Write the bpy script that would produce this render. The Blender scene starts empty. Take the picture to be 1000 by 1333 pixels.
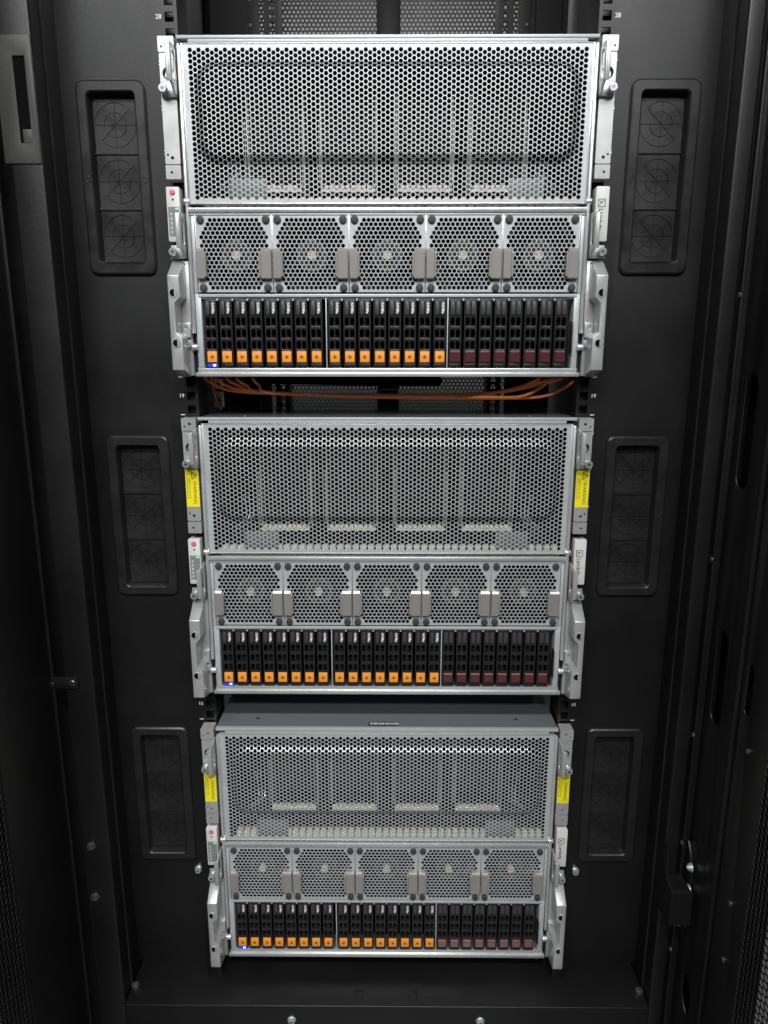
import bpy, bmesh, math, random
from mathutils import Vector, Matrix
from mathutils.geometry import tessellate_polygon

random.seed(7)
S = 0.001                                   # everything below is written in millimetres
scene = bpy.context.scene
COL = scene.collection
U = 44.45                                   # one rack unit

# ------------------------------------------------------------------ camera
cam_d = bpy.data.cameras.new("camera")
cam = bpy.data.objects.new("camera", cam_d)
COL.objects.link(cam)
scene.camera = cam
cam_d.sensor_fit = 'VERTICAL'
cam_d.sensor_height = 36.0
cam_d.sensor_width = 36.0
cam_d.lens = 899.9 / 1333.0 * 36.0
cam_d.clip_start = 0.02
cam_d.clip_end = 60.0
PITCH, YAW, ROLL = 0.2165, -0.0067, 0.0003
fw = Vector((math.sin(YAW) * math.cos(PITCH), math.cos(YAW) * math.cos(PITCH), -math.sin(PITCH)))
rt = Vector((math.cos(YAW), -math.sin(YAW), 0))
up = rt.cross(fw)
rt2 = rt * math.cos(ROLL) + up * math.sin(ROLL)
up2 = -rt * math.sin(ROLL) + up * math.cos(ROLL)
M = Matrix((rt2, up2, -fw)).transposed().to_4x4()
M.translation = Vector((1.85, -814.64, 864.2)) * S
cam.matrix_world = M

# ------------------------------------------------------------------ world and lamps
world = bpy.data.worlds.new("World")
scene.world = world
world.use_nodes = True
bg = world.node_tree.nodes["Background"]
bg.inputs[0].default_value = (0.90, 0.95, 1.0, 1)
bg.inputs[1].default_value = 0.03


def area(name, loc, aim, sx, sy, power, color=(0.985, 1.0, 0.99)):
    d = bpy.data.lights.new(name, 'AREA')
    d.shape = 'RECTANGLE'
    d.size, d.size_y = sx, sy
    d.energy = power
    d.color = color
    o = bpy.data.objects.new(name, d)
    COL.objects.link(o)
    o.location = loc
    o.rotation_euler = (Vector(aim) - Vector(loc)).to_track_quat('-Z', 'Y').to_euler()
    return o


# ceiling fittings: the near row over the cold aisle, a weaker one further off, one over the hot aisle behind
area("aisle_ceiling_lamp", (0, -1.65, 2.45), (0, -1.65, 0), 2.4, 0.16, 80)
area("far_ceiling_lamp", (0, -3.2, 2.75), (0, -3.2, 0), 2.6, 0.30, 110)
area("rear_aisle_ceiling_lamp", (0, 1.75, 2.6), (0, 1.75, 0), 2.4, 0.25, 110)

scene.view_settings.view_transform = 'Standard'
scene.view_settings.look = 'None'
scene.view_settings.gamma = 1.0
scene.view_settings.exposure = 0.0
scene.render.resolution_x = 768
scene.render.resolution_y = 1024


# ------------------------------------------------------------------ materials
def mat(name, color, rough=0.5, metal=0.0, bump=0.0, bscale=400.0, var=0.0, vscale=18.0,
        emit=0.0, spec=0.5, rvar=0.0, stretch=None, coat=0.0):
    m = bpy.data.materials.new(name)
    m.use_nodes = True
    nt = m.node_tree
    b = nt.nodes["Principled BSDF"]
    c = (*color, 1)
    b.inputs["Base Color"].default_value = c
    b.inputs["Roughness"].default_value = rough
    b.inputs["Metallic"].default_value = metal
    b.inputs["Specular IOR Level"].default_value = spec
    b.inputs["Coat Weight"].default_value = coat
    if emit:
        b.inputs["Emission Color"].default_value = c
        b.inputs["Emission Strength"].default_value = emit
    tc = nt.nodes.new("ShaderNodeTexCoord")
    src = tc.outputs["Object"]
    if stretch:
        mp = nt.nodes.new("ShaderNodeMapping")
        mp.inputs["Scale"].default_value = stretch
        nt.links.new(src, mp.inputs["Vector"])
        src = mp.outputs["Vector"]
    if var or rvar:
        n = nt.nodes.new("ShaderNodeTexNoise")
        n.inputs["Scale"].default_value = vscale
        n.inputs["Detail"].default_value = 6
        n.inputs["Roughness"].default_value = 0.62
        nt.links.new(src, n.inputs["Vector"])
        if var:
            mr = nt.nodes.new("ShaderNodeMapRange")
            mr.inputs["From Min"].default_value = 0.3
            mr.inputs["From Max"].default_value = 0.7
            mr.inputs["To Min"].default_value = 1 - var
            mr.inputs["To Max"].default_value = 1 + var
            nt.links.new(n.outputs["Fac"], mr.inputs["Value"])
            mx = nt.nodes.new("ShaderNodeVectorMath")
            mx.operation = 'SCALE'
            mx.inputs[0].default_value = color
            nt.links.new(mr.outputs["Result"], mx.inputs["Scale"])
            nt.links.new(mx.outputs["Vector"], b.inputs["Base Color"])
        if rvar:
            mr = nt.nodes.new("ShaderNodeMapRange")
            mr.inputs["From Min"].default_value = 0.3
            mr.inputs["From Max"].default_value = 0.7
            mr.inputs["To Min"].default_value = max(0.03, rough - rvar)
            mr.inputs["To Max"].default_value = rough + rvar
            nt.links.new(n.outputs["Fac"], mr.inputs["Value"])
            nt.links.new(mr.outputs["Result"], b.inputs["Roughness"])
    if bump:
        n2 = nt.nodes.new("ShaderNodeTexNoise")
        n2.inputs["Scale"].default_value = bscale
        n2.inputs["Detail"].default_value = 3
        nt.links.new(src, n2.inputs["Vector"])
        bp = nt.nodes.new("ShaderNodeBump")
        bp.inputs["Strength"].default_value = bump
        bp.inputs["Distance"].default_value = 0.0004
        nt.links.new(n2.outputs["Fac"], bp.inputs["Height"])
        nt.links.new(bp.outputs["Normal"], b.inputs["Normal"])
    return m


POWDER = mat("black_powder_coat", (0.0070, 0.0070, 0.0073), 0.42, spec=0.50, bump=0.5, bscale=900, var=0.18, vscale=9, rvar=0.06)
RAILBLK = mat("black_rail_paint", (0.0060, 0.0060, 0.0065), 0.43, bump=0.35, bscale=900, var=0.12, rvar=0.05)
GREYPLATE = mat("grey_steel", (0.052, 0.051, 0.048), 0.52, bump=0.5, bscale=800, var=0.10)
RUBBER = mat("black_moulded_plastic", (0.015, 0.015, 0.015), 0.36, bump=0.12, bscale=260, var=0.2, vscale=32, rvar=0.12)
ZINC = mat("zinc_coated_steel", (0.50, 0.525, 0.535), 0.42, 0.30, bump=0.06, bscale=300, var=0.05, vscale=60, rvar=0.06)
ALU = mat("satin_aluminium", (0.74, 0.75, 0.745), 0.34, 0.7, bump=0.015, bscale=500, var=0.04, rvar=0.05)
CAST = mat("silver_painted_casting", (0.53, 0.535, 0.53), 0.35, 0.5, bump=0.10, bscale=700, var=0.05, vscale=40, rvar=0.05)
CHROME = mat("plated_screw_steel", (0.66, 0.69, 0.72), 0.27, 0.65, rvar=0.06, vscale=80)
DARKSCREW = mat("blackened_steel", (0.22, 0.22, 0.22), 0.32, 0.85)
INNER = mat("dark_interior_steel", (0.022, 0.023, 0.024), 0.5, 0.2, var=0.1)
FIN = mat("aluminium_fin", (0.07, 0.069, 0.067), 0.4, 0.4, var=0.08, vscale=90)
WARMEDGE = mat("warm_metal_edge", (0.20, 0.19, 0.17), 0.4, 0.3)
BEIGE = mat("beige_connector_plastic", (0.90, 0.86, 0.75), 0.45)
SHIELD = mat("grey_shield_plastic", (0.20, 0.215, 0.22), 0.4, var=0.05)
LID = mat("blue_grey_lid_paint", (0.135, 0.152, 0.168), 0.20, 0.0, rvar=0.05, vscale=35, coat=0.4, bump=0.02, bscale=120)
LATCHGREY = mat("brushed_grey_latch", (0.37, 0.355, 0.335), 0.30, 0.45, bump=0.06, bscale=300, stretch=(8, 8, 1), var=0.06)
FOOT = mat("dark_rubber", (0.040, 0.042, 0.042), 0.6, bump=0.1)
ROTOR = mat("fan_plastic", (0.020, 0.021, 0.022), 0.4)
HUBRING = mat("pale_hub_ring", (0.16, 0.165, 0.165), 0.4, 0.3)
BRASS = mat("pale_brass", (0.86, 0.80, 0.60), 0.35, 0.2)
DRIVE = mat("drive_black_plastic", (0.016, 0.016, 0.017), 0.29, var=0.1, bump=0.05)
DRIVEPAD = mat("drive_pad_grey", (0.045, 0.045, 0.047), 0.40)
VOID = mat("deep_black", (0.004, 0.004, 0.004), 0.8, spec=0.05)
ORANGE = mat("orange_latch_plastic", (0.90, 0.32, 0.035), 0.40, var=0.03, vscale=90)
ORANGEINK = mat("dark_orange_print", (0.05, 0.02, 0.015), 0.5)
MAROON = mat("maroon_latch_plastic", (0.10, 0.022, 0.027), 0.30, var=0.05)
WHITEINK = mat("white_print", (0.85, 0.85, 0.85), 0.5)
BLACKINK = mat("black_print", (0.02, 0.02, 0.02), 0.5)
LABELWHITE = mat("white_label_plastic", (0.66, 0.66, 0.64), 0.42, var=0.02)
YELLOW = mat("yellow_sticker", (0.88, 0.76, 0.015), 0.42, var=0.03)
MEMBRANE = mat("grey_membrane", (0.22, 0.23, 0.24), 0.35)
RED = mat("red_button", (0.70, 0.05, 0.045), 0.35)
GREENLED = mat("green_led", (0.25, 0.9, 0.25), 0.4, emit=0.3)
BLUELED = mat("blue_led", (0.012, 0.02, 0.95), 0.4, emit=1.1)
BLUECORE = mat("blue_led_core", (0.35, 0.50, 1.0), 0.4, emit=2.5)
CABLE = mat("orange_cable_jacket", (0.88, 0.25, 0.07), 0.38, var=0.08)
BLACKCABLE = mat("black_cable_jacket", (0.012, 0.012, 0.012), 0.45)
FLOOR = mat("pale_floor_tile", (0.07, 0.07, 0.07), 0.4, var=0.06, vscale=3)


# ------------------------------------------------------------------ mesh helpers
class MB:
    def __init__(s):
        s.v, s.f, s.m = [], [], []

    def add(s, vs, fs, mi=0):
        o = len(s.v)
        s.v += [tuple(q) for q in vs]
        for f in fs:
            s.f.append([i + o for i in f])
            s.m.append(mi)

    def box(s, x0, x1, y0, y1, z0, z1, mi=0):
        s.add([(x0, y0, z0), (x1, y0, z0), (x1, y1, z0), (x0, y1, z0),
               (x0, y0, z1), (x1, y0, z1), (x1, y1, z1), (x0, y1, z1)],
              [(0, 1, 5, 4), (1, 2, 6, 5), (2, 3, 7, 6), (3, 0, 4, 7), (4, 5, 6, 7), (3, 2, 1, 0)], mi)

    def prism(s, poly, a0, a1, plane='xz', holes=(), mi=0):
        """polygon (with holes) in a plane, extruded from a0 to a1 along the third axis"""
        loops = [list(poly)] + [list(h) for h in holes]
        flat = [p for l in loops for p in l]

        def P(p, a):
            return {'xz': (p[0], a, p[1]), 'yz': (a, p[0], p[1]), 'xy': (p[0], p[1], a)}[plane]
        n = len(flat)
        vs = [P(p, a0) for p in flat] + [P(p, a1) for p in flat]
        fs = []
        if holes:
            tri = tessellate_polygon([[Vector((p[0], p[1], 0)) for p in l] for l in loops])
            for t in tri:
                fs.append(tuple(t))
                fs.append(tuple(i + n for i in reversed(t)))
        else:
            fs.append(tuple(range(n)))
            fs.append(tuple(range(2 * n - 1, n - 1, -1)))
        o = 0
        for l in loops:
            k = len(l)
            for i in range(k):
                j = (i + 1) % k
                fs.append((o + i, o + j, o + j + n, o + i + n))
            o += k
        s.add(vs, fs, mi)

    def cyl(s, c, r, axis, h, n=20, r2=None, mi=0):
        """cylinder or cone from c along +axis for h"""
        r2 = r if r2 is None else r2
        vs = []
        for k, rr in ((0, r), (h, r2)):
            for i in range(n):
                a = 2 * math.pi * i / n
                u, w = rr * math.cos(a), rr * math.sin(a)
                if axis == 'y':
                    vs.append((c[0] + u, c[1] + k, c[2] + w))
                elif axis == 'x':
                    vs.append((c[0] + k, c[1] + u, c[2] + w))
                else:
                    vs.append((c[0] + u, c[1] + w, c[2] + k))
        fs = [(i, (i + 1) % n, (i + 1) % n + n, i + n) for i in range(n)]
        fs += [tuple(range(n - 1, -1, -1)), tuple(range(n, 2 * n))]
        s.add(vs, fs, mi)

    def ring(s, c, r0, r1, y0, y1, n=32, a0=0.0, a1=2 * math.pi, mi=0):
        """flat annulus (or sector of one) facing y"""
        full = a1 - a0 > 6.28
        k = n if full else n + 1
        vs = []
        for i in range(k):
            a = a0 + (a1 - a0) * i / n
            for r in (r0, r1):
                for y in (y0, y1):
                    vs.append((c[0] + r * math.cos(a), y, c[1] + r * math.sin(a)))
        fs = []
        for i in range(n):
            a, b = 4 * i, 4 * ((i + 1) % k)
            fs += [(a, b, b + 2, a + 2), (a + 2, b + 2, b + 3, a + 3), (a + 1, a + 3, b + 3, b + 1), (a, a + 1, b + 1, b)]
        if not full:
            e = 4 * n
            fs += [(0, 2, 3, 1), (e, e + 1, e + 3, e + 2)]
        s.add(vs, fs, mi)

    def tube(s, pts, r, n=8, mi=0, sub=6):
        P = [Vector(p) for p in pts]
        if sub > 1 and len(P) > 2:                    # Catmull-Rom
            Q = []
            E = [P[0] * 2 - P[1]] + P + [P[-1] * 2 - P[-2]]
            for i in range(1, len(E) - 2):
                for k in range(sub):
                    t = k / sub
                    a, b, c, d = E[i - 1], E[i], E[i + 1], E[i + 2]
                    Q.append(0.5 * ((2 * b) + (c - a) * t + (2 * a - 5 * b + 4 * c - d) * t * t + (3 * b - a - 3 * c + d) * t ** 3))
            Q.append(P[-1])
            P = Q
        vs, fs = [], []
        ref = Vector((0.12, 0.3, 1)).normalized()
        for i, p in enumerate(P):
            d = (P[min(i + 1, len(P) - 1)] - P[max(i - 1, 0)]).normalized()
            u = d.cross(ref)
            u = u.normalized() if u.length > 1e-4 else Vector((1, 0, 0))
            w = d.cross(u)
            for k in range(n):
                a = 2 * math.pi * k / n
                vs.append(p + u * (r * math.cos(a)) + w * (r * math.sin(a)))
        for i in range(len(P) - 1):
            for k in range(n):
                a, b = i * n + k, i * n + (k + 1) % n
                fs.append((a, b, b + n, a + n))
        fs += [tuple(range(n - 1, -1, -1)), tuple(range(len(P) * n - n, len(P) * n))]
        s.add(vs, fs, mi)

    def mesh(s, name, mats, bevel=0.0, seg=2, smooth=True, recalc=True, ang=35):
        me = bpy.data.meshes.new(name)
        bm = bmesh.new()
        bv = [bm.verts.new((x * S, y * S, z * S)) for x, y, z in s.v]
        for f, mi in zip(s.f, s.m):
            try:
                bf = bm.faces.new([bv[i] for i in f])
                bf.material_index = mi
            except ValueError:
                pass
        if recalc:
            bmesh.ops.recalc_face_normals(bm, faces=bm.faces[:])
        if bevel:
            ed = [e for e in bm.edges if len(e.link_faces) == 2 and e.calc_face_angle(0) > 0.6]
            bmesh.ops.bevel(bm, geom=ed, offset=bevel * S, segments=seg, affect='EDGES', profile=0.5, clamp_overlap=True)
        if smooth:
            for f in bm.faces:
                f.smooth = True
        bm.to_mesh(me)
        bm.free()
        for m in (mats if isinstance(mats, (list, tuple)) else [mats]):
            me.materials.append(m)
        if smooth:
            me.set_sharp_from_angle(angle=math.radians(ang))
        return me

    def build(s, name, mats, parent=None, loc=(0, 0, 0), **kw):
        return obj(name, s.mesh(name, mats, **kw), parent, loc)


def obj(name, me, parent=None, loc=(0, 0, 0)):
    o = bpy.data.objects.new(name, me)
    COL.objects.link(o)
    o.location = Vector(loc) * S
    if parent:
        o.parent = parent
    return o


def thing(name, label, cat, loc=(0, 0, 0), group=None):
    o = bpy.data.objects.new(name, None)
    COL.objects.link(o)
    o.location = Vector(loc) * S
    o.empty_display_size = 0.05
    o["label"], o["category"] = label, cat
    if group:
        o["group"] = group
    return o


def copy_tree(o, parent=None):
    c = o.copy()
    COL.objects.link(c)
    if parent:
        c.parent = parent
        c.matrix_parent_inverse = o.matrix_parent_inverse.copy()
    for ch in o.children:
        copy_tree(ch, c)
    return c


def bx(name, m, dims, parent, bevel=0.0, loc=(0, 0, 0)):
    b = MB()
    b.box(*dims)
    return b.build(name, m, parent, loc, bevel=bevel)


def rrect(x0, x1, z0, z1, r, n=5):
    out = []
    for cx, cz, a in ((x1 - r, z1 - r, 0), (x0 + r, z1 - r, 90), (x0 + r, z0 + r, 180), (x1 - r, z0 + r, 270)):
        for i in range(n + 1):
            t = math.radians(a + 90 * i / n)
            out.append((cx + r * math.cos(t), cz + r * math.sin(t)))
    return out


def circ(x, z, r, n=16):
    return [(x + r * math.cos(2 * math.pi * i / n), z + r * math.sin(2 * math.pi * i / n)) for i in range(n)]


def hexmesh(rect, p, hole_r, is_hole, origin, flat_top=True, depth=1.2, disp=None, plane='xz', mats=None, col_dir=1):
    """perforated sheet: hexagonal cells tile the rectangle, each hole has walls; real geometry"""
    x0, x1, z0, z1 = rect
    R = p / math.sqrt(3)
    verts, idx, faces = [], {}, []
    disp = disp or (lambda x, z: 0.0)

    def V(x, z, d, key=True):
        x = min(max(x, x0), x1)
        z = min(max(z, z0), z1)
        k = (round(x * 50), round(z * 50), d)
        if key and k in idx:
            return idx[k]
        y = disp(x, z) + d
        verts.append((x, y, z) if plane == 'xz' else (y, x, z))
        idx[k] = len(verts) - 1
        return idx[k]
    dx, dz = (p * math.sqrt(3) / 2, p) if flat_top else (p, p * math.sqrt(3) / 2)
    a0 = 0 if flat_top else 30
    ca = [(math.cos(math.radians(a0 + 60 * k)), math.sin(math.radians(a0 + 60 * k))) for k in range(6)]
    ox, oz = origin
    i0, i1 = int((x0 - ox) / dx) - 2, int((x1 - ox) / dx) + 2
    j0, j1 = int((z0 - oz) / dz) - 2, int((z1 - oz) / dz) + 2
    for i in range(i0, i1 + 1):
        for j in range(j0, j1 + 1):
            if flat_top:
                cx, cz = ox + i * dx, oz + j * dz - (dz / 2 if i % 2 else 0)
            else:
                cx, cz = ox + i * dx + (dx / 2 if j % 2 else 0), oz + j * dz
            if cx + R < x0 or cx - R > x1 or cz + R < z0 or cz - R > z1:
                continue
            outer = [V(cx + R * c, cz + R * q, 0) for c, q in ca]
            if is_hole(i, j, cx, cz) and x0 < cx - R and cx + R < x1 and z0 < cz - R and cz + R < z1:
                inn = [V(cx + hole_r * c, cz + hole_r * q, 0) for c, q in ca]
                bk = [V(cx + hole_r * c, cz + hole_r * q, depth) for c, q in ca]
                for k in range(6):
                    l = (k + 1) % 6
                    faces.append((outer[k], outer[l], inn[l], inn[k]))
                    faces.append((inn[k], inn[l], bk[l], bk[k]))
            else:
                u = []
                for t in outer:
                    if t not in u:
                        u.append(t)
                if len(u) > 2:
                    faces.append(tuple(u))
    me = bpy.data.meshes.new("perforated")
    me.from_pydata([(x * S, y * S, z * S) for x, y, z in verts], [], faces)
    me.update()
    me.materials.append(mats)
    return me


_tc = {}


def text_tris(txt, size, bold=0.0, align='CENTER', spacing=1.0):
    k = (txt, size, bold, align, spacing)
    if k in _tc:
        return _tc[k]
    cu = bpy.data.curves.new("lettering", 'FONT')
    cu.body, cu.size, cu.align_x, cu.align_y = txt, size, align, 'CENTER'
    cu.offset = bold
    cu.space_character = spacing
    cu.resolution_u = 3
    o = bpy.data.objects.new("lettering", cu)
    COL.objects.link(o)
    bpy.context.view_layer.update()
    dg = bpy.context.evaluated_depsgraph_get()
    me = bpy.data.meshes.new_from_object(o.evaluated_get(dg))
    vs = [tuple(v.co)[:2] for v in me.vertices]
    fs = [tuple(p.vertices) for p in me.polygons]
    bpy.data.objects.remove(o)
    bpy.data.curves.remove(cu)
    bpy.data.meshes.remove(me)
    _tc[k] = (vs, fs)
    return _tc[k]


def put_text(b, txt, x, z, size, y, rot=False, mi=0, **kw):
    vs, fs = text_tris(txt, size, **kw)
    if rot:                                    # reads from top to bottom
        b.add([(x + v, y, z - u) for u, v in vs], fs, mi)
    else:
        b.add([(x + u, y, z + v) for u, v in vs], fs, mi)


def stroke(b, p, q, w, y, mi=0):
    d = Vector((q[0] - p[0], q[1] - p[1])).normalized()
    n = Vector((-d.y, d.x)) * (w / 2)
    b.add([(p[0] + n.x, y, p[1] + n.y), (p[0] - n.x, y, p[1] - n.y), (q[0] - n.x, y, q[1] - n.y), (q[0] + n.x, y, q[1] + n.y)], [(0, 1, 2, 3)], mi)


def screw_head(b, c, r, h, slot='cross', mi=0, mi2=1):
    """round head pointing to -y with a recessed-looking cross or hexagon drive"""
    x, y, z = c
    b.cyl((x, y - h, z), r * 0.86, 'y', h * 0.35, 18, r, mi)
    b.cyl((x, y - h * 0.65, z), r, 'y', h * 0.65, 18, r, mi)
    if slot == 'cross':
        w = r * 0.16
        b.box(x - r * 0.55, x + r * 0.55, y - h - 0.08, y - h + 0.1, z - w, z + w, mi2)
        b.box(x - w, x + w, y - h - 0.1, y - h + 0.1, z - r * 0.55, z + r * 0.55, mi2)
    elif slot == 'hex':
        b.cyl((x, y - h - 0.08, z), r * 0.45, 'y', 0.2, 6, None, mi2)


# ================================================================== floor
fl = MB()
fl.box(-4000, 4000, -4000, 4000, -220, -130)
floor = fl.build("floor", FLOOR)
floor["kind"] = "structure"

aw = MB()
aw.box(-4000, 4000, 2600, 2700, -129.5, 3000)
wall = aw.build("aisle_wall", mat("pale_wall_paint", (0.05, 0.05, 0.05), 0.6, var=0.03, vscale=2))
wall["kind"] = "structure"

# ================================================================== cabinet
cab = thing("server_cabinet", "black steel rack cabinet with open doors holding three silver servers", "server rack", (0, 0, -130))
OFF = (0, 0, 130)                              # parts below are written in rack coordinates
ZT = 1960                                      # top of the frame

# front mounting rails
for sx in (-1, 1):
    b = MB()
    holes = []
    for u in range(0, 42):
        for k in (0.5 * 44.45 - 15.875, 0.5 * 44.45, 0.5 * 44.45 + 15.875):
            zc = u * U + k
            holes.append(rrect(sx * 233.6 - 4.9, sx * 233.6 + 4.9, zc - 4.9, zc + 4.9, 0.9, 2))
    xa, xb = sorted((sx * 227.2, sx * 258.5))
    # in slices so that the triangulation stays cheap
    for u in range(0, 42):
        b.prism([(xa, u * U), (xb, u * U), (xb, (u + 1) * U), (xa, (u + 1) * U)], 19, 21, 'xz', holes[u * 3:u * 3 + 3])
    xa, xb = sorted((sx * 225.2, sx * 227.2))
    b.box(xa, xb, 19, 62, 0, 42 * U)
    xa, xb = sorted((sx * 257.0, sx * 258.5))
    b.box(xa, xb, 21, 60, 0, 42 * U)
    xa, xb = sorted((sx * 227, sx * 247))
    b.box(xa, xb, 30, 31.5, 0, 42 * U)
    rail = b.build("front_mounting_rail", RAILBLK, cab, OFF)
    t = MB()
    for u in range(1, 43):
        put_text(t, str(u), sx * 245.0, (u - 0.5) * U, 6.4, 18.75, bold=0.05)
    for u in range(0, 43):
        t.box(sx * 244.9 - 2.5, sx * 244.9 + 2.5, 18.75, 18.95, u * U - 0.45, u * U + 0.45)
    t.build("unit_numbering", WHITEINK, rail, smooth=False)
    # dark foot of the rail
    bx("rail_foot", RAILBLK, (sx * 242 - 10, sx * 242 + 10, -4, 19, 16.2, 36), cab, 0.8, OFF)

# blanking panels either side of the rails, with openings for the cable grommets
GZ = (1061, 673.5, 286.5)
for sx in (-1, 1):
    b = MB()
    xi, xo = sx * 258.6, sx * 358.5
    xa, xb = sorted((xi, xo))
    z = 16
    for zc in sorted(GZ):
        g = rrect(sx * 303 - 31, sx * 303 + 31, zc - 94, zc + 94, 6, 3)
        z1 = zc + 190
        b.prism([(xa, z), (xb, z), (xb, z1), (xa, z1)], 22, 24, 'xz', [g])
        z = z1
    b.box(xa, xb, 22, 24, z, ZT)
    pn = b.build("blanking_panel", POWDER, cab, OFF)
    sc = MB()
    screw_head(sc, (sx * 262.5, 21, 169.5), 4.2, 6, 'hex')
    sc.cyl((sx * 262.5, 19.5, 169.5), 5.4, 'y', 2.5, 18)
    sc.build("panel_screw", [CHROME, DARKSCREW], cab, OFF)


def grommet_mesh():
    b = MB()
    n = 6
    o = rrect(-38, 38, -100.8, 100.8, 9, n)
    o2 = rrect(-36.2, 36.2, -99, 99, 7.6, n)
    i2 = rrect(-27.5, 27.5, -90.5, 90.5, 6, n)
    i3 = rrect(-26.2, 26.2, -89.2, 89.2, 5, n)
    loops = [(o, 0), (o, -3.2), (o2, -4.6), (i2, -4.6), (i3, -3.4), (rrect(-24.5, 24.5, -87.5, 87.5, 4.5, n), 7.5)]
    k = len(o)
    vs, fs = [], []
    for l, y in loops:
        vs += [(p[0], y, p[1]) for p in l]
    for a in range(len(loops) - 1):
        for i in range(k):
            j = (i + 1) % k
            fs.append((a * k + i, a * k + j, a * k + k + j, a * k + k + i))
    fs.append(tuple(range((len(loops) - 1) * k, len(loops) * k)))
    b.add(vs, fs)
    # ridges between the three knock-outs
    for z in (-29.2, 29.2):
        b.box(-24.6, 24.6, 4.6, 7.6, z - 0.9, z + 0.9)
    # raised moulding marks on the flange
    for x in (-32, 32):
        pts = [(x + 2.2 * math.cos(t), -4.7, 4.4 * math.sin(t)) for t in [i * math.pi / 8 for i in range(17)]]
        b.tube(pts, 0.28, 5, sub=1)
        b.tube([(x - 1.1, -4.7, -1.4), (x + 0.2, -4.7, 0.4), (x - 0.4, -4.7, 1.2), (x + 1.2, -4.7, 2.4)], 0.25, 5, sub=3)
        b.tube([(x + 1.0, -4.7, -2.0), (x - 0.6, -4.7, -0.6)], 0.25, 5, sub=1)
    return b.mesh("cable_grommet", RUBBER)


def knockout_mesh():
    """square plate with ring and spoke grooves: the sectors stand 0.9 mm proud"""
    b = MB()
    w, h, r1, r2, g = 24.0, 28.0, 22.8, 12.6, 0.62
    y0, y1 = 6.3, 7.6
    for k in range(8):
        a0, a1 = k * math.pi / 4, (k + 1) * math.pi / 4
        e1, e2 = g / r1, g / r2
        # outer sector
        b.ring((0, 0), r2 + g / 2, r1 - g / 2, y0, y1, 6, a0 + g / 2 / ((r1 + r2) / 2), a1 - g / 2 / ((r1 + r2) / 2))
        # inner sector, a slightly domed wedge
        am = (a0 + a1) / 2
        off = g / 2 / math.sin(math.pi / 8)
        pts = [(off * math.cos(am), off * math.sin(am))]
        for i in range(6):
            a = a0 + g / 2 / (r2 - g) + (a1 - a0 - g / (r2 - g)) * i / 5
            pts.append(((r2 - g / 2) * math.cos(a), (r2 - g / 2) * math.sin(a)))
        b.prism(pts, y0 - 0.15, y1, 'xz')
    hole = circ(0, 0, r1 + g / 2, 40)
    b.prism([(-w, -h), (w, -h), (w, h), (-w, h)], y0, y1, 'xz', [hole])
    b.box(-w, w, 7.2, 7.55, -h, h)
    return b.mesh("knockout", RUBBER)


gm, km = grommet_mesh(), knockout_mesh()
for zc in GZ:
    for sx in (-1, 1):
        g = obj("cable_grommet", gm, cab, (sx * 303, 22, zc + 130))
        for k in (-1, 0, 1):
            obj("knockout", km, g, (0, 0, k * 58.4))

# front frame posts (face, returns, seal bead)
YF = -50
for sx in (-1, 1):
    b = MB()
    xo = 385 if sx < 0 else 369
    prof = [(352, YF), (352, YF + 3), (353.6, YF + 10), (353.6, -8), (358.6, -5), (358.6, 26), (xo + 2, 26), (xo + 2, YF + 4), (xo, YF)]
    b.prism([(sx * x, y) for x, y in prof], -120, ZT, 'xy')
    b.build("frame_post", POWDER, cab, OFF, bevel=2.2, seg=3)
    b = MB()
    xa, xb = sorted((sx * (xo + 2), sx * 440))
    b.box(xa, xb, -20, -18, -129, ZT)
    b.build("post_flange", POWDER, cab, OFF)
    s_ = MB()
    s_.tube([(sx * 354.6, -20, 20), (sx * 354.6, -20, ZT - 10)], 2.3, 8, sub=1)
    s_.build("seal_strip", RUBBER, cab, OFF)
# post bolts on the left
for x, z in ((-375.4, 260.9), (-377.1, 185.7)):
    b = MB()
    b.cyl((x, YF - 4.5, z), 4.6, 'y', 4.6, 6)
    b.cyl((x, YF - 1.0, z), 5.8, 'y', 1.2, 20)
    b.build("hex_bolt", DARKSCREW, cab, OFF, bevel=0.4)
# slotted plate on the upper left post, coloured a lighter grey than the post
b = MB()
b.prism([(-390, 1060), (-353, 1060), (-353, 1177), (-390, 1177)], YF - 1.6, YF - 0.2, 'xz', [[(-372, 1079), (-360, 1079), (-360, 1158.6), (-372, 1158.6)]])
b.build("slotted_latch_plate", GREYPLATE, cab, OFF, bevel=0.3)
bx("slot_shade_sheet", VOID, (-374, -358.4, YF - 0.15, YF + 0.05, 1077, 1160), cab, 0, OFF)  # matte black sheet on the solid post: the slot's shade put into colour
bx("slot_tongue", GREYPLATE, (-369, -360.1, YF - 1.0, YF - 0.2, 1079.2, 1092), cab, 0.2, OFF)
# small retaining clip across the gap to the left door
b = MB()
b.prism(rrect(-405, -369.5, 479, 494, 4, 4), YF - 3.5, YF - 1, 'xz')
b.build("door_clip", RAILBLK, cab, OFF, bevel=0.4)
for x, z, r in ((-376, 486.6, 3.6), (-400.5, 485.5, 2.0)):
    b = MB()
    screw_head(b, (x, YF - 3.5, z), r, 1.3)
    b.build("clip_screw", [DARKSCREW, VOID], cab, OFF)

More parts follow.
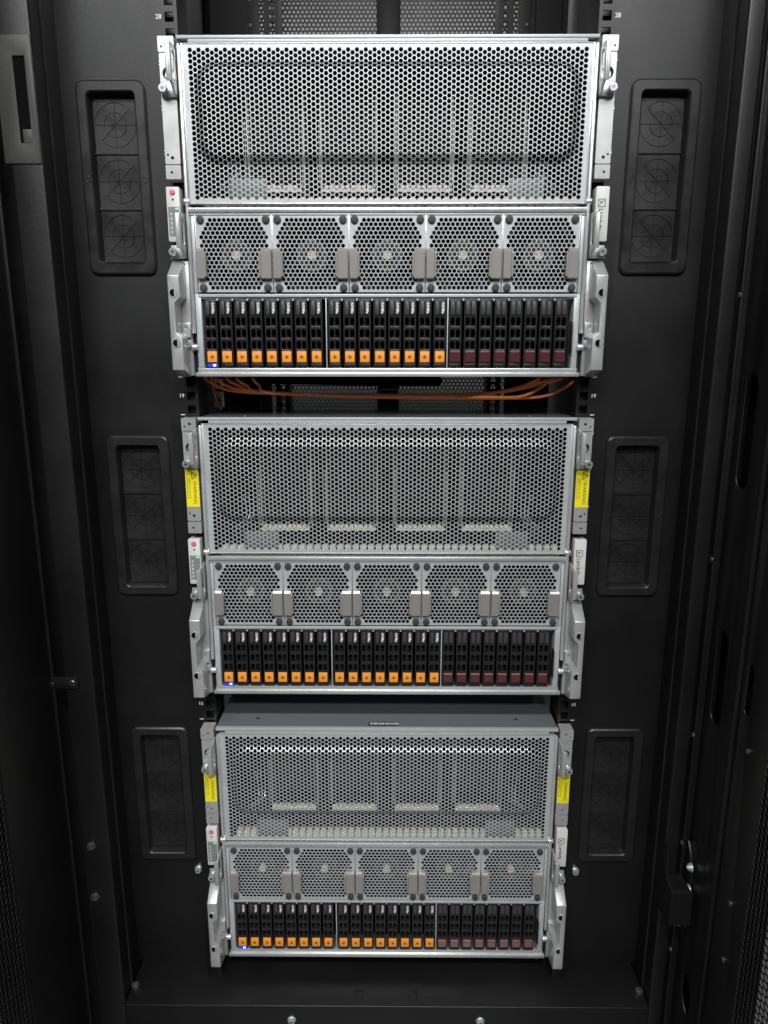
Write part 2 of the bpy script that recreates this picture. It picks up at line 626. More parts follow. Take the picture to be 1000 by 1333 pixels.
# base: shelf, front lip and bolts
b = MB()
b.box(-352, 352, YF + 1, 24, 12, 16)
b.build("base_plate", POWDER, cab, OFF, bevel=0.6)
b = MB()
b.box(-352, 352, YF - 1.6, YF + 1, -120, 17.2)
b.build("base_front", POWDER, cab, OFF, bevel=1.2, seg=3)
for x in (-37, 36.8):
    b = MB()
    b.box(x - 6, x + 6, -41, -26, 16, 17.2)
    b.build("base_tab", RAILBLK, cab, OFF, bevel=0.5)
for x in (-127.6, 126.5):
    b = MB()
    b.cyl((x, YF - 5.5, -5.0), 4.7, 'y', 4.4, 6)
    b.cyl((x, YF - 6.0, -5.0), 2.3, 'y', 0.7, 12, None, 1)
    b.cyl((x, YF - 2.4, -5.0), 5.6, 'y', 1.2, 20)
    b.build("base_bolt", [CHROME, DARKSCREW], cab, OFF, bevel=0.3)
for x, y in ((-347.5, -23), (347, -27)):
    b = MB()
    b.cyl((x, y, 16), 5.2, 'z', 4.5, 16)
    b.cyl((x, y, 20.4), 3.0, 'z', 2.2, 6)
    b.build("corner_screw", DARKSCREW, cab, OFF, bevel=0.4)

# left door, swung open past the viewer: plain stile with a bead, then a hexagon mesh
ld = MB()
ld.box(-403, -401.4, -171, YF - 2, -110, ZT - 20)
ld.box(-404, -398, YF - 3, YF + 3, -110, ZT - 20)
ld.box(-425, -404, YF - 2, YF + 1, -110, ZT - 20)
ld.box(-440, -438.5, -171, YF - 2, -110, ZT - 20)
ld.box(-405, -403, -720, YF - 2, -110, -88)
door_l = ld.build("front_door", POWDER, cab, OFF, bevel=0.7)
obj("door_mesh", hexmesh((-720, -170, -88, 700), 8.2, 3.9, lambda i, j, x, z: True, (-720, -88), True, 1.0,
                         plane='yz', mats=RAILBLK), door_l, (-402.6, 0, 0))

# right door: strip, slotted stile, bead, second flat, mesh
rd = MB()
slots = []
for z0, z1, yc, w in ((728, 850, -77, 25), (450, 564, -77, 24)):
    slots.append(rrect(yc - w / 2, yc + w / 2, z0, z1, w / 2.02, 6))
slots.append([(-93, 50), (-87, 48), (-79, 54), (-70, 70), (-70, 90), (-75, 100), (-82, 101), (-93, 86)])
rd.prism([(-118, -110), (YF + 1, -110), (YF + 1, ZT - 20), (-118, ZT - 20)], 382, 383.6, 'yz', slots)
s2 = [rrect(-143.5, -132.5, 494, 550, 5, 4)]
rd.prism([(-184, -110), (-118, -110), (-118, ZT - 20), (-184, ZT - 20)], 383.8, 385.2, 'yz', s2)
rd.box(379.2, 383.4, -123.5, -116.5, -110, ZT - 20)
rd.box(371.4, 375.2, YF - 5, YF + 1, -110, ZT - 20)
rd.box(375.2, 382, YF - 1, YF + 1, -110, ZT - 20)
rd.box(408, 409.5, -184, -22, -110, ZT - 20)
rd.box(385.4, 388, -720, -184, -110, -88)
door_r = rd.build("front_door", POWDER, cab, OFF, bevel=0.7)
obj("door_mesh", hexmesh((-720, -182, -88, 1300), 8.2, 3.9, lambda i, j, x, z: True, (-720, -88), True, 1.0,
                         plane='yz', mats=RAILBLK), door_r, (384.6, 0, 0))
for y, z, x in [(YF - 3, q, 371.2) for q in (931, 642, 421, 272, 113)] + [(-150.5, 459, 383.6), (-153, 272.8, 383.6), (-153.5, 198.4, 383.6)]:
    b = MB()
    b.cyl((x - 1.8, y, z), 2.2, 'x', 0.9, 14, 3.2)
    b.cyl((x - 0.9, y, z), 3.2, 'x', 1.0, 14)
    b.build("door_screw", DARKSCREW, door_r)
# hinge bracket on the right post
b = MB()
b.prism([(YF - 1, 272), (YF - 10, 272), (YF - 14, 229), (YF - 34, 225), (YF - 34, 176), (YF - 1, 176)], 351.0, 353.6, 'yz')
b.box(353.6, 377, YF - 34, YF - 31, 178, 225)
b.box(353.6, 375, YF - 31, YF - 1, 223, 225.5)
b.box(353.6, 375, YF - 31, YF - 1, 178.5, 180.5)
hb = b.build("hinge_bracket", POWDER, cab, OFF, bevel=0.5, ang=20)
b = MB()
b.prism([(YF - 4, 276), (YF - 12, 266), (YF - 20, 250), (YF - 20, 164), (YF - 12, 144), (YF - 4, 132)], 378.0, 381.6, 'yz')
b.build("hinge_leaf", RAILBLK, cab, OFF, bevel=0.6)
for z in (249.3, 218.5):
    b = MB()
    b.cyl((374.2, YF - 19, z), 4.6, 'x', 4.2, 6)
    b.cyl((372.6, YF - 19, z), 2.4, 'x', 1.8, 12)
    b.cyl((377.2, YF - 19, z), 5.8, 'x', 1.5, 18)
    b.build("hinge_bolt", CHROME, hb, bevel=0.4)
b = MB()
b.tube([(362, YF - 28, 175), (368, YF - 26, 172), (374, YF - 20, 174)], 1.5, 8)
b.build("spring_clip", CHROME, hb)

# inside the rack: perforated strips, rear rails, rear side panels with pass-through, rear door
for sx in (-1, 1):
    xa, xb = sorted((sx * 227, sx * 248))
    obj("perforated_side_strip", hexmesh((xa, xb, 1190, 1600), 4.6, 2.15, lambda i, j, x, z: True, (xa, 1190), True, 0.8, mats=ALU), cab, (0, 64, 130))
    b = MB()
    for u in range(18, 42):
        hs = []
        for k in (0.5 * 44.45 - 15.875, 0.5 * 44.45, 0.5 * 44.45 + 15.875):
            hs.append([(sx * 232.5 - 4.8, u * U + k - 4.8), (sx * 232.5 + 4.8, u * U + k - 4.8), (sx * 232.5 + 4.8, u * U + k + 4.8), (sx * 232.5 - 4.8, u * U + k + 4.8)])
        xa, xb = sorted((sx * 222, sx * 249))
        b.prism([(xa, u * U), (xb, u * U), (xb, u * U + U), (xa, u * U + U)], 740, 742, 'xz', hs)
    xa, xb = sorted((sx * 222, sx * 249))
    b.box(xa, xb, 740, 742, 0, 18 * U)
    xa, xb = sorted((sx * 219.6, sx * 222))
    b.box(xa, xb, 740, 800, 0, 42 * U)
    b.build("rear_mounting_rail", GREYPLATE, cab, OFF)
    xa, xb = sorted((sx * 256, sx * 281))
    b = MB()
    b.box(xa, xb, 734, 736, 0, 42 * U)
    b.build("rear_filler_strip", GREYPLATE, cab, OFF, bevel=0.5)
    xa, xb = sorted((sx * 283, sx * 356))
    b = MB()
    b.box(xa, xb, 742, 745, 0, 42 * U)
    b.build("rear_blanking_panel", POWDER, cab, OFF)
    for k in range(6):
        b = MB()
        b.cyl((sx * 274, 731.6, 1380 + k * 44.45), 3.4, 'y', 2.4, 12)
        b.build("rear_panel_screw", DARKSCREW, cab, OFF)
    b = MB()
    b.box(sx * 400 - 1, sx * 400 + 1, 26, 1000, -100, ZT)
    b.build("side_panel", POWDER, cab, OFF)
g = obj("cable_grommet", gm, cab, (318, 740, 1480 + 130))
for k in (-1, 0, 1):
    obj("knockout", km, g, (0, 0, k * 58.4))
b = MB()
b.box(-4, 48, 884, 905, 0, ZT)
b.box(-400, -330, 884, 905, 0, ZT)
b.box(330, 400, 884, 905, 0, ZT)
rdoor = b.build("rear_door", POWDER, cab, (-22, 0, 130), bevel=1)
obj("door_mesh", hexmesh((-330, 330, 700, 1850), 9.5, 3.7, lambda i, j, x, z: True, (-330, 700), False, 1.2, mats=RAILBLK), rdoor, (22, 890, 0))
bx("cabinet_roof", POWDER, (-400, 400, -42, 1000, ZT, ZT + 3), cab, 0, OFF)


# ================================================================== server
srv = thing("rack_server", "topmost silver rack server below rail number 28, its ears without yellow stickers", "server",
            (0, 0, 19 * U + 0.8), "silver rack servers")
H = 352.0
# chassis shell
b = MB()
b.box(-220, -218.6, 2, 800, 0.5, H - 2)
b.box(218.6, 220, 2, 800, 0.5, H - 2)
b.box(-218.6, 218.6, 2, 800, 0.4, 1.8, 1)
b.box(-218.6, 218.6, 798, 800, 1.8, H - 2)
b.box(-218.6, 218.6, 30, 31, 86, 95)
b.box(-218.4, 218.4, 30, 330, 175, 177.5)
b.build("chassis", [INNER, ZINC], srv)
bx("lid", LID, (-222, 222, 6.5, 800, H - 1.6, H - 0.2), srv)
b = MB()
b.box(-222.4, 222.4, 0, 6.4, H - 3.4, H)
b.box(-210.5, 210.5, 0.6, 2.4, H - 6.9, H - 3.4)
b.build("lid_front_edge", ZINC, srv, bevel=0.35)
for x in (-172, 172):
    b = MB()
    b.cyl((x, 26, H - 0.4), 2.6, 'z', 0.8, 16)
    b.build("lid_screw", DARKSCREW, srv, bevel=0.2)

# embossed perforated front panel


def emboss(x, z):
    cx, cz, hx, hz, r, w, d = 0.0, 277.0, 206.0, 51.5, 24.0, 10.0, 5.3
    qx, qz = abs(x - cx) - (hx - r), abs(z - cz) - (hz - r)
    sd = math.hypot(max(qx, 0), max(qz, 0)) + min(max(qx, qz), 0) - r
    t = min(max(-sd / w, 0), 1)
    return -d * (t * t * (3 - 2 * t))


P1 = 5.36
C1 = 416.5 / 90
pm = hexmesh((-216.5, 216.5, 187.5, 343.5), P1, 2.55,
             lambda i, j, x, z: 0 <= i <= 90 and ((0 <= j <= 27) if i % 2 == 0 else (1 <= j <= 27)),
             (-208.6, 193.2), True, 0.8, emboss, mats=ZINC)
for v in pm.vertices:                          # exact column pitch of the real panel
    pass
front = obj("perforated_panel", pm, srv, (0, 0.3, 0))
b = MB()
b.box(-218.2, -216.5, -0.6, 9, 186.2, 344.4)
b.box(216.5, 218.2, -0.6, 9, 186.2, 344.4)
b.box(-216.5, 216.5, -0.6, 9, 343.5, 344.6)
b.box(-216.5, 216.5, -0.6, 9, 186.2, 187.5)
b.build("panel_rim", ALU, front, (0, 0, 0), bevel=0.3)

# behind the perforated panel: four finned modules, connectors, grey shields, loose wires
for xc in (-129.0, -45.0, 42.0, 126.5):
    b = MB()
    for k in range(22):
        z = 219 + k * 5.0
        b.box(xc - 29, xc + 29, 62, 110, z, z + 0.9)
    b.box(xc - 33.5, xc - 30.4, 56, 112, 207, 333, 1)
    b.box(xc + 30.4, xc + 33.5, 56, 112, 207, 333, 1)
    b.box(xc - 33.5, xc + 33.5, 112, 116, 207, 333, 2)
    gmod = b.build("accelerator_module", [FIN, WARMEDGE, INNER], srv)
    b = MB()
    b.box(xc - 31, xc + 31, 36, 46, 206.5, 209.5)
    for k in range(9):
        b.box(xc - 27 + k * 6.1, xc - 27 + k * 6.1 + 4.4, 35, 43, 209.5, 213.5)
    b.build("connector_strip", BEIGE, gmod, bevel=0.3)
    b = MB()
    b.tube([(xc - 32.4, 40, 282), (xc - 32.4, 40, 250), (xc - 32.4, 40, 222), (xc - 30.5, 40, 214), (xc - 24, 39, 210.5), (xc, 38, 210),
            (xc + 24, 39, 210.5), (xc + 30.5, 40, 214), (xc + 32.4, 40, 222), (xc + 32.4, 40, 250), (xc + 32.4, 40, 282)], 0.9, 6, sub=4)
    b.build("bail_wire", ALU, gmod)
b = MB()
for k in range(44):
    x = -203 + k * 9.45
    b.box(x, x + 6.6, 8, 18, 185.5, 194.0)
b.box(-206, 214, 9, 20, 181.0, 185.5)
b.build("connector_row", BEIGE, srv, bevel=0.4)
for x in (-153.5, 152.5):
    bx("grey_shield", SHIELD, (x - 20, x + 20, 5.0, 7.0, 188.3, 213.5), srv, 0.4)
for sx in (-1, 1):
    b = MB()
    for k in range(3):
        x = sx * (176 + 7 * k)
        b.tube([(x, 60, 188), (x + sx * 4, 48 - 4 * k, 205), (x - sx * (6 + 3 * k), 40, 226), (x - sx * 2, 70, 246)], 0.9, 6)
    b.build("inner_wire", CHROME, srv)

# bars and cage frame
b = MB()
b.box(-222.2, 222.2, -2.2, 6, 177.4, 183.0)
b.build("middle_bar", ALU, srv, bevel=1.6)
b = MB()
b.box(-218, 218, -0.2, 6, 174.9, 177.2)
b.build("upper_fan_rail", ZINC, srv, bevel=0.3)
b = MB()
b.box(-214.0, 214.0, 0.0, 8, 88.2, 91.6)
b.box(-212.6, 212.6, 2.2, 8, 86.4, 88.2)
for g0 in (-208.9, -67.4, 70.6):
    for k in range(1, 8):
        xg = g0 + 17.2 * k - 1.4
        b.box(xg - 1.0, xg + 1.0, 1.6, 6, 84.2, 86.4)
b.build("drive_bay_header", ZINC, srv, bevel=0.4)
b = MB()
b.box(-221.5, 221.5, -1.2, 6, 0, 4.6)
b.box(-219, 219, 1.2, 8, 4.6, 9.6)
b.build("bottom_sill", ALU, srv, bevel=0.7)
for sx in (-1, 1):
    b = MB()
    xa, xb = sorted((sx * 211.2, sx * 217.8))
    b.box(xa, xb, 0.8, 30, 9.6, 91.4)
    b.build("bay_side_post", ZINC, srv, bevel=0.4)
    b = MB()
    xa, xb = sorted((sx * 214.3, sx * 218.0))
    b.box(xa, xb, 1.0, 20, 91.8, 174.8)
    b.build("fan_bay_side", ZINC, srv, bevel=0.4)
    b = MB()
    xa, xb = sorted((sx * 218.4, sx * 221.8))
    b.box(xa, xb, -3.8, 12, 48, 343)
    b.build("side_trim", ALU, srv, bevel=1.2)
    for z in (188.5, 33.0):
        b = MB()
        xa = -223.6 if sx < 0 else 217.0
        b.cyl((xa, -1, z), 3.6, 'x', 6.6, 16)
        b.cyl((xa + 1.2, -1, z), 4.2, 'x', 1.6, 16)
        b.build("hinge_pin", CHROME, srv, bevel=0.3)
for x in (-69.6, 68.9):
    bx("bay_divider", ZINC, (x - 0.6, x + 0.6, 1.4, 60, 9.7, 87.4), srv, 0.15)
bx("bay_back", VOID, (-211, 211, 30.2, 31, 9.7, 86.2), srv)
b = MB()
b.box(208.6, 210.6, -4.2, 4, 26, 62)
b.build("pull_tag", RUBBER, srv, bevel=0.5)

# fan modules
ROWS = [5.0, 5.5, 6.0, 6.5, 6.0, 6.5, 7.0, 6.5, 7.0, 6.5, 7.0, 6.5, 7.0, 6.5, 6.0, 5.5, 5.0]
PF = 5.16


def fan_hole(i, j, x, z):
    if not 0 <= j <= 16:
        return False
    return abs(x) <= ROWS[j] * PF + 0.3


fan_mesh = hexmesh((-42.2, 42.2, -40.6, 40.6), PF, 2.46, fan_hole, (0.0, -8 * PF * math.sqrt(3) / 2), False, 1.0, mats=ZINC)
# row 0 sits on an integer column, so shift the odd rows the same way as the real grille
foot_b = MB()
foot_b.cyl((0, -3.0, 0), 3.6, 'y', 0.8, 20, 4.2)
foot_b.cyl((0, -2.2, 0), 4.2, 'y', 2.3, 20)
foot_b.cyl((0, -3.15, 0), 1.1, 'y', 0.4, 10)
foot_me = foot_b.mesh("rubber_foot", FOOT, bevel=0.25)


def latch_me(w, left):
    b = MB()
    h = 16.5
    # curved cover: profile in the yz plane, open towards the fan
    prof = [(-0.4, -h), (-5.6, -h + 0.3), (-6.0, -h + 1.2), (-6.0, h - 3.5), (-4.6, h - 0.8), (-0.4, h)]
    b.prism(prof, 0.3, w - 2.2, 'yz')
    b.prism([(-0.4, -h + 2), (-7.0, -h + 2.5), (-7.0, h - 5), (-0.4, h - 3)], w - 2.2, w, 'yz')
    if not left:
        b.v = [(-x, y, z) for x, y, z in b.v]
    return b.mesh("fan_latch", LATCHGREY, bevel=0.35, ang=12)


latch_r, latch_l = latch_me(14.4, False), latch_me(11.2, True)
rot = MB()
rot.cyl((0, 13, 0), 16.5, 'y', 22, 32)
rot.ring((0, 0), 14.2, 17.0, 12.2, 13.2, 32, mi=1)
rot.ring((0, 0), 3.0, 5.0, 7.6, 13.1, 20, mi=2)
rot.cyl((0, 8.2, 0), 2.6, 'y', 5.0, 16, mi=2)
for k in range(9):
    a = 2 * math.pi * k / 9
    vs = []
    for r, tw, y in ((16, 0.0, 16), (26, 0.16, 16), (37, 0.36, 17)):
        for da, dy in ((0.0, 0.0), (0.42, 14.0)):
            vs.append((r * math.cos(a + tw + da), y + dy, r * math.sin(a + tw + da)))
    vs += [(x, y + 1.2, z) for x, y, z in vs]
    rot.add(vs, [(0, 1, 3, 2), (2, 3, 5, 4), (6, 8, 9, 7), (8, 10, 11, 9), (4, 5, 11, 10), (0, 2, 8, 6), (2, 4, 10, 8), (1, 7, 9, 3), (3, 9, 11, 5)])
rotor_me = rot.mesh("fan_rotor", [ROTOR, HUBRING, BRASS])
duct = MB()
duct.ring((0, 0), 38.4, 41.6, 9, 40, 40)
duct.box(-42, 42, 40, 41, -40, 40)
duct_me = duct.mesh("fan_duct", INNER)
b = MB()
b.box(-0.3, 0.3, -0.8, 12, -40.9, 40.9)
rim_me = b.mesh("fan_rim", ALU, bevel=0.15)
for k in range(5):
    f = obj("fan_module", fan_mesh, srv, ((k - 2) * 85.4, 0.6, 134.2))
    for x in (-42.2, 42.2):
        obj("fan_rim", rim_me, f, (x, 0, 0))
    obj("fan_rotor", rotor_me, f)
    obj("fan_duct", duct_me, f)
    for dx, dz in ((-36.3, 36.2), (36.3, 36.2), (-36.3, -35.8), (36.3, -35.8)):
        obj("rubber_foot", foot_me, f, (dx, 0, dz))
    obj("fan_latch", latch_r, f, (42.0, 0, -10.4))
    obj("fan_latch", latch_l, f, (-42.0, 0, -10.4))

# drive carriers
W = 14.4


def drive_body():
    b = MB()
    hs = []
    for z0, z1 in ((46.2, 55.8), (33.0, 42.6), (20.4, 29.6)):
        for x in (4.0, 10.2):
            hs.append(rrect(x - 2.3, x + 2.3, z0, z1, 1.9, 3))
    b.prism([(0.3, 0), (W - 0.3, 0), (W, 2), (W, 74.4), (W - 0.8, 75.4), (0.8, 75.4), (0, 74.4), (0, 2)], 0, 3.4, 'xz', hs)
    b.box(0.6, W - 0.6, 12, 200, 1, 74)
    b.box(0.4, 1.0, 3.4, 12, 1, 74)
    b.box(W - 1.0, W - 0.4, 3.4, 12, 1, 74)
    b.box(0.6, W - 0.6, 3.4, 12, 73, 74)
    for z in (17.6, 30.6, 43.6):
        b.box(1.2, W - 1.2, 3.0, 12, z, z + 0.8)
    # raised pads at the top
    for x in (4.0, 10.3):
        b.prism(rrect(x - 2.5, x + 2.5, 58.6, 73.6, 2.3, 4), -0.55, 0.4, 'xz', mi=1)
    # lower lip
    b.box(1.2, W - 1.2, -0.8, 2, 0.4, 4.4)
    return b.mesh("drive_carrier", [DRIVE, DRIVEPAD], bevel=0.36, seg=2)


def latch_mesh(m, orange):
    b = MB()
    x0, x1 = 1.9, W - 1.7
    if orange:
        b.prism([(-0.2, 5.6), (-2.2, 6.0), (-2.0, 18.0), (-0.2, 18.4)], x0, x1, 'yz')
    else:
        pr = [(-0.2, 5.6)]
        for k in range(6):
            z = 6.0 + k * 1.9
            d = -2.0 if k < 4 else -1.7
            pr += [(d, z), (d - 0.55, z + 0.5), (d - 0.55, z + 1.3), (d, z + 1.7)]
        pr += [(-1.4, 18.0), (-0.2, 18.4)]
        b.prism(pr, x0, x1, 'yz')
    return b.mesh("release_latch", m, bevel=0.25 if orange else 0.0)


body_me, la_o, la_m = drive_body(), latch_mesh(ORANGE, True), latch_mesh(MAROON, False)
t = MB()
put_text(t, "NVMe", 10.3, 66.1, 4.4, -0.62, rot=True, bold=0.10, spacing=1.02)
nv_me = t.mesh("lettering", WHITEINK, smooth=False)
t = MB()
cx, cz = W / 2 + 0.1, 12.0
pts = [(cx + 1.6 * math.cos(a), -2.2, cz + 1.6 * math.sin(a)) for a in [math.radians(130 + i * 280 / 14) for i in range(15)]]
t.tube(pts, 0.38, 5, sub=1)
t.box(cx - 0.4, cx + 0.4, -2.35, -2.1, cz - 0.4, cz + 2.2)
t.box(cx - 0.8, cx + 0.8, -2.35, -2.1, cz - 0.5, cz + 0.1)
icon_me = t.mesh("latch_icon", ORANGEINK)
led = MB()
led.box(1.4, W - 1.4, -1.0, -0.85, 0.9, 4.0)
led.box(W - 6.6, W - 3.4, -1.2, -1.02, 1.2, 3.7, 1)
led_me = led.mesh("status_light", [BLUELED, BLUECORE], smooth=False)
first = True
for g, x0 in enumerate((-208.9, -67.4, 70.6)):
    for k in range(8):
        d = obj("drive_carrier", body_me, srv, (x0 + 17.2 * k, 2.4, 10.3))
        if g < 2:
            obj("release_latch", la_o, d)
            obj("latch_icon", icon_me, d)
            obj("lettering", nv_me, d)
            if first:
                obj("status_light", led_me, d)
                d["label"] = "drive carrier with orange latch and lit blue light below it"
                first = False
            else:
                d["label"] = "drive carrier with orange latch and white lettering"
        else:
            obj("release_latch", la_m, d)
            d["label"] = "drive carrier with ribbed maroon latch"

# ears
for sx in (-1, 1):
    def X(x):
        return x if sx < 0 else -x

    def poly(p):
        return [(X(x), z) for x, z in p]

    def xb(x0, x1):
        return sorted((X(x0), X(x1)))
    # upper bracket in three blocks
    b = MB()
    b.prism(poly(rrect(-242.2, -225.2, 336.2, 351.2, 1.0, 2)), 0, 17, 'xz', [poly(circ(-238.6, 341.2, 1.1)), poly(circ(-232.6, 344.2, 1.7))])
    b.prism(poly(rrect(-241.6, -225.2, 227.0, 335.4, 1.4, 3)), 0.4, 17, 'xz', [poly(circ(-232.8, 316, 6.2, 24)), poly(circ(-238.4, 236.4, 1.2)), poly(circ(-233.6, 233.4, 1.8))])
    b.prism(poly(rrect(-241.6, -225.2, 211.8, 226.0, 0.8, 2)), 0, 17, 'xz', [poly(circ(-235.2, 218.6, 1.4))])
    ear = b.build("ear_bracket", CAST, srv, bevel=0.25, seg=1)
    b = MB()
    xa, xc = xb(-241.6, -225.6)
    b.box(xa, xc, 6.5, 7.5, 214, 350)
    b.build("hole_backing", VOID, ear)
    b = MB()
    b.cyl((X(-232.0), 3.0, 315.2), 5.0, "y", 4, 24)
    b.cyl((X(-232.0), 2.6, 315.2), 2.6, "y", 0.5, 6, None, 1)
    b.build("recessed_screw", [CHROME, DARKSCREW], ear)
    # two folding levers with slot, each with a thumbscrew
    for z0, z1 in ((299.0, 336.0), (136.0, 172.5)):
        zlow = z0 - 7
        b = MB()
        out = [(-26, z0 + 1), (-26, z1), (-24.5, z1 + 1), (0, z1 + 4), (0, zlow), (-12, zlow), (-20, z0 - 3)]
        slot = rrect(-18.5, -9.5, z0 + 5, z1 - 4, 4.2, 5)
        xa, xc = xb(-224.4, -222.8)
        b.prism(out, xa, xc, 'yz', [slot])
        xa, xc = xb(-227.4, -224.2)
        b.box(xa, xc, -26.6, -24.6, z0 + 1, z1)
        xa, xc = xb(-240.4, -223.0)
        b.box(xa, xc, -3.2, -0.2, zlow, zlow + 14)
        lv = b.build("folding_lever", CAST, srv, bevel=0.4)
        zc = zlow + 6.2
        b = MB()
        b.cyl((X(-236.6), -8.0, zc), 3.7, 'y', 4.9, 20)
        b.cyl((X(-236.6), -4.0, zc), 4.8, 'y', 1.0, 20)
        screw_head(b, (X(-236.6), -7.8, zc), 4.6, 4.0)
        b.build("thumbscrew", [CHROME, DARKSCREW], lv)

    # control panel on the left, name label on the right
    b = MB()
    b.prism(poly(rrect(-243.0, -228.6, 147.4, 204.2, 1.2, 3)), 0, 17, 'xz')
    if sx < 0:
        cp = b.build("control_panel", LABELWHITE, srv, bevel=0.3)
        b = MB()
        b.cyl((-236.0, -0.9, 198.4), 2.9, 'y', 1.2, 20)
        b.build("power_button", RED, cp, bevel=0.3)
        b = MB()
        b.ring((-236.0, 198.4), 1.0, 1.35, -1.0, -0.85, 16, math.radians(120), math.radians(420))
        b.box(-236.2, -235.8, -1.0, -0.85, 198.4, 200)
        b.build("power_symbol", LABELWHITE, cp)
        b = MB()
        b.cyl((-235.9, -0.15, 191.0), 1.1, 'y', 0.3, 14)
        b.build("reset_hole", VOID, cp)
        bx("indicator_window", MEMBRANE, (-241.6, -229.4, -0.25, 0.1, 153.0, 183.6), cp)
        bx("green_light", GREENLED, (-233.8, -229.8, -0.4, -0.2, 180.6, 182.6), cp)
        b = MB()
        for i, z in enumerate((176.5, 171.8, 167.0, 162.2, 157.4)):
            b.ring((-238.6, z), 0.55, 1.0, -0.42, -0.3, 12)
            b.box(-239.4, -237.8, -0.42, -0.3, z - 1.6, z - 1.2)
        b.build("indicator_icon", WHITEINK, cp)
    else:
        nl = b.build("name_label", LABELWHITE, srv, bevel=0.3)
        b = MB()
        x0, x1, z0, z1 = 231.2, 238.8, 183.2, 191.0
        for p, q in (((x0, z0), (x1, z0)), ((x0, z1), (x1, z1)), ((x0, z0), (x0, z1)), ((x1, z0), (x1, z1))):
            d = 0.4 if p[1] == q[1] else 0
            stroke(b, (p[0] - d, p[1]), (q[0] + d, q[1]), 0.75, -0.12)
        stroke(b, (237.4, 189.6), (232.4, 184.8), 0.85, -0.14)
        stroke(b, (235.1, 187.4), (232.4, 189.6), 0.85, -0.16)
        put_text(b, "Lambda", 234.6, 170.2, 7.2, -0.12, rot=True, bold=0.06)
        b.build("printed_name", BLACKINK, nl, smooth=False)

    # big carrying handle: sloped top, chamfered foot, cut away in the middle for the fingers
    hz1, hz2 = 90.5, 37.0
    out = poly([(-240.9, -0.6), (-240.9, 127), (-226.8, 127), (-226.8, 86), (-233.2, 79.5), (-233.2, 48.5), (-226.6, 42.5), (-226.6, -0.6)])
    b = MB()
    b.prism(out, -26.5, -0.2, 'xz')
    b.v = [(x + (0.9 if sx < 0 else -0.9) * (1 if abs(x) > 240 and y < -20 and (z > 120 or z < 0) else 0), y,
            (109.0 if z > 120 else 7.5 if z < 0 else z) if y < -20 else z) for x, y, z in b.v]
    hd = b.build("carrying_handle", CAST, srv, bevel=1.1, seg=3)
    for z, x in ((hz1, -233.9), (hz2, -233.7)):
        b = MB()
        x = X(x)
        b.cyl((x, -27.0, z), 4.3, 'y', 1.0, 24, None, 1)
        b.ring((x, z), 3.9, 4.7, -27.3, -26.4, 24)
        # flat half disc on black: the bore's lit and shaded wall put into colour
        b.prism([(x + 3.7 * math.cos(t), z + 3.7 * math.sin(t)) for t in [math.radians(-75 + 15 * i) for i in range(11)]], -27.2, -26.9, 'xz')
        b.build("half_lit_bore_disc", [CAST, VOID], hd)
    b = MB()
    xa, xc = xb(-240.4, -223.2)
    b.box(xa, xc, 0.2, 17, 1, 127)
    xa, xc = xb(-233.0, -223.6)
    b.prism(poly([(-233.0, 44), (-223.6, 44), (-223.6, 60), (-233.0, 60)]), -4.0, 0.4, 'xz', [poly(circ(-229.4, 55.0, 0.95, 10))])
    b.build("handle_back_plate", CAST, hd, bevel=0.4)
    b = MB()
    b.cyl((X(-229.0), -3.4, 36.5), 5.4, 'y', 3.8, 24)
    screw_head(b, (X(-229.0), -3.2, 36.5), 4.6, 2.4, 'cross')
    b.build("handle_bolt", [CHROME, DARKSCREW], hd)
    # slide rail behind the ear
    b = MB()
    xa, xc = xb(-224.8, -220.6)
    b.box(xa, xc, 24, 630, 150, 190)
    b.build("slide_rail", INNER, srv)

# the two lower servers
srv2, srv3 = copy_tree(srv), copy_tree(srv)
srv2.location.z = (10 * U + 1.8) * S
srv3.location.z = (1 * U + 0.6) * S
srv2["label"] = "middle silver rack server with yellow warning stickers, between rail numbers 19 and 10"
srv3["label"] = "lowest silver rack server, with a black name tag on the front edge of its lid"

for sv in (srv2, srv3):
    for sx in (-1, 1):
        x0, x1 = (-241.0, -225.6) if sx < 0 else (225.6, 241.0)
        st = bx("warning_sticker", YELLOW, (x0, x1, -0.1, 0.35, 244.6, 290.6), sv)
        b = MB()
        xm = x1 - 5.0
        # warning triangle with exclamation mark, turned to read downwards
        tri = [(xm + 3.6, 283.0), (xm - 2.8, 287.2), (xm - 2.8, 278.8)]
        for i in range(3):
            stroke(b, tri[i], tri[(i + 1) % 3], 0.75, -0.2 - 0.01 * i)
        stroke(b, (xm + 1.6, 283), (xm - 0.9, 283), 0.7, -0.24)
        stroke(b, (xm - 1.5, 283), (xm - 2.1, 283), 0.7, -0.24)
        put_text(b, "WARNING", xm, 262.0, 5.6, -0.2, rot=True, spacing=1.03)
        put_text(b, "Unplug all power cords", x0 + 4.6, 267.5, 2.6, -0.2, rot=True)
        put_text(b, "before opening the cover", x0 + 2.0, 267.5, 2.6, -0.2, rot=True)
        b.build("sticker_print", BLACKINK, st, smooth=False)

tag = MB()
tag.box(-23.6, 15.6, 8.0, 18.0, H - 0.1, H + 0.15)
tg = tag.build("name_tag", BLACKINK, srv3)
vs, fs = text_tris("DEN2HGX06", 6.6, 0.06)
tb = MB()
tb.add([(-3.0 + u * 1.0, 13.0 + v * 1.15, H + 0.25) for u, v in vs], fs)
tb.build("tag_lettering", WHITEINK, tg, smooth=False)

for z0, z1 in ((828, 840), (803, 824)):
    b = MB()
    b.prism([(-227, z0), (-213, z0), (-213, z1), (-227, z1)], 96, 98, 'xz', [circ(-220, (z0 + z1) / 2, 2.6, 12)])
    b.build("rail_bracket", ALU, cab, OFF, bevel=0.4)

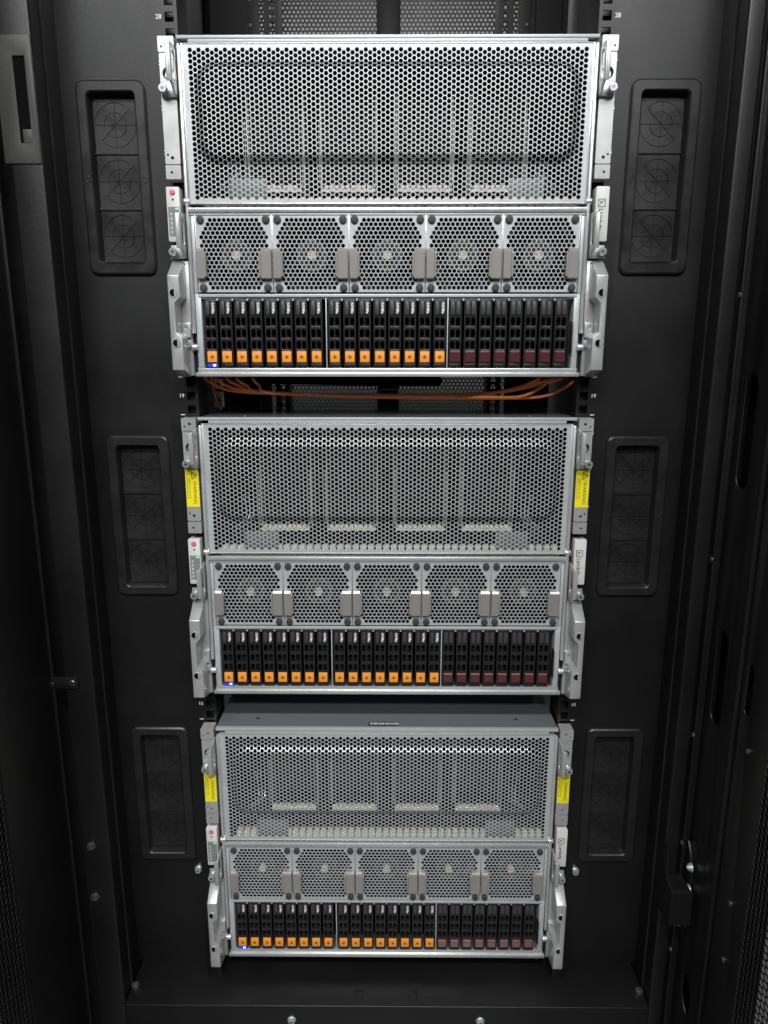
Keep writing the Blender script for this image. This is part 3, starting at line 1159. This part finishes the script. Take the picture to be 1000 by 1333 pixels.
# ================================================================== cables in the gap
CG = "orange cables across the gap"
runs = [
    ([(-236, 420, 840), (-234, 140, 841), (-224, 48, 842), (-200, 40, 830), (-176, 42, 826), (-152, 44, 824.5), (-60, 50, 821), (60, 52, 820), (120, 46, 823), (160, 40, 832), (186, 40, 843), (192, 140, 843), (196, 420, 841)], 1.8,
     "orange cable reaching furthest left and rising first at the right end of the gap"),
    ([(-214, 420, 841), (-208, 140, 843), (-197, 44, 842), (-178, 36, 833), (-156, 38, 826), (-60, 56, 822), (60, 58, 822), (140, 44, 826), (192, 38, 837), (214, 44, 843), (224, 140, 843), (228, 420, 841)], 1.8,
     "orange cable second from left where the cables fan out below the top server"),
    ([(-200, 420, 841), (-194, 140, 843), (-184, 42, 842.5), (-170, 34, 834), (-150, 36, 826), (-30, 60, 819), (80, 58, 817.5), (140, 46, 818.5), (186, 38, 820.5), (212, 36, 830), (226, 40, 840), (234, 100, 842), (238, 420, 841)], 1.8,
     "orange cable sagging lowest and curving widest to the right front rail"),
    ([(-180, 420, 841), (-174, 140, 843), (-164, 42, 843), (-155, 34, 834), (-144, 34, 826), (-70, 60, 821), (40, 62, 819), (120, 38, 820), (160, 32, 821), (184, 34, 831), (197, 40, 843), (203, 140, 843), (206, 420, 841)], 1.8,
     "orange cable crossing in front of the others at the right end of the gap"),
    ([(-228, 420, 840), (-224, 140, 842), (-211, 46, 842), (-190, 36, 832), (-166, 38, 827), (-140, 42, 825), (-40, 54, 821.5), (70, 54, 821), (130, 42, 825), (170, 36, 834), (203, 42, 843), (212, 140, 843), (216, 420, 841)], 1.8,
     "orange cable running in the middle of the fan at both ends of the gap"),
    ([(-226, 84, 850), (-225, 86, 838), (-223, 88, 822), (-219, 90, 808), (-216, 92, 800.4)], 1.7,
     "orange cable hanging down beside the left front rail"),
]
for pts, r, lab in runs:
    b = MB()
    b.tube(pts, r, 8, sub=8)
    o = b.build("orange_cable", CABLE)
    o["label"], o["category"], o["group"] = lab, "cable", CG
b = MB()
b.tube([(-190, 330, 835), (-60, 300, 834), (40, 300, 833), (70, 302, 833), (82, 306, 834)], 9.5, 12)
o = b.build("black_cable_bundle", BLACKCABLE)
o["label"], o["category"] = "thick black cable bundle slung under the top server behind the orange cables", "cable bundle"
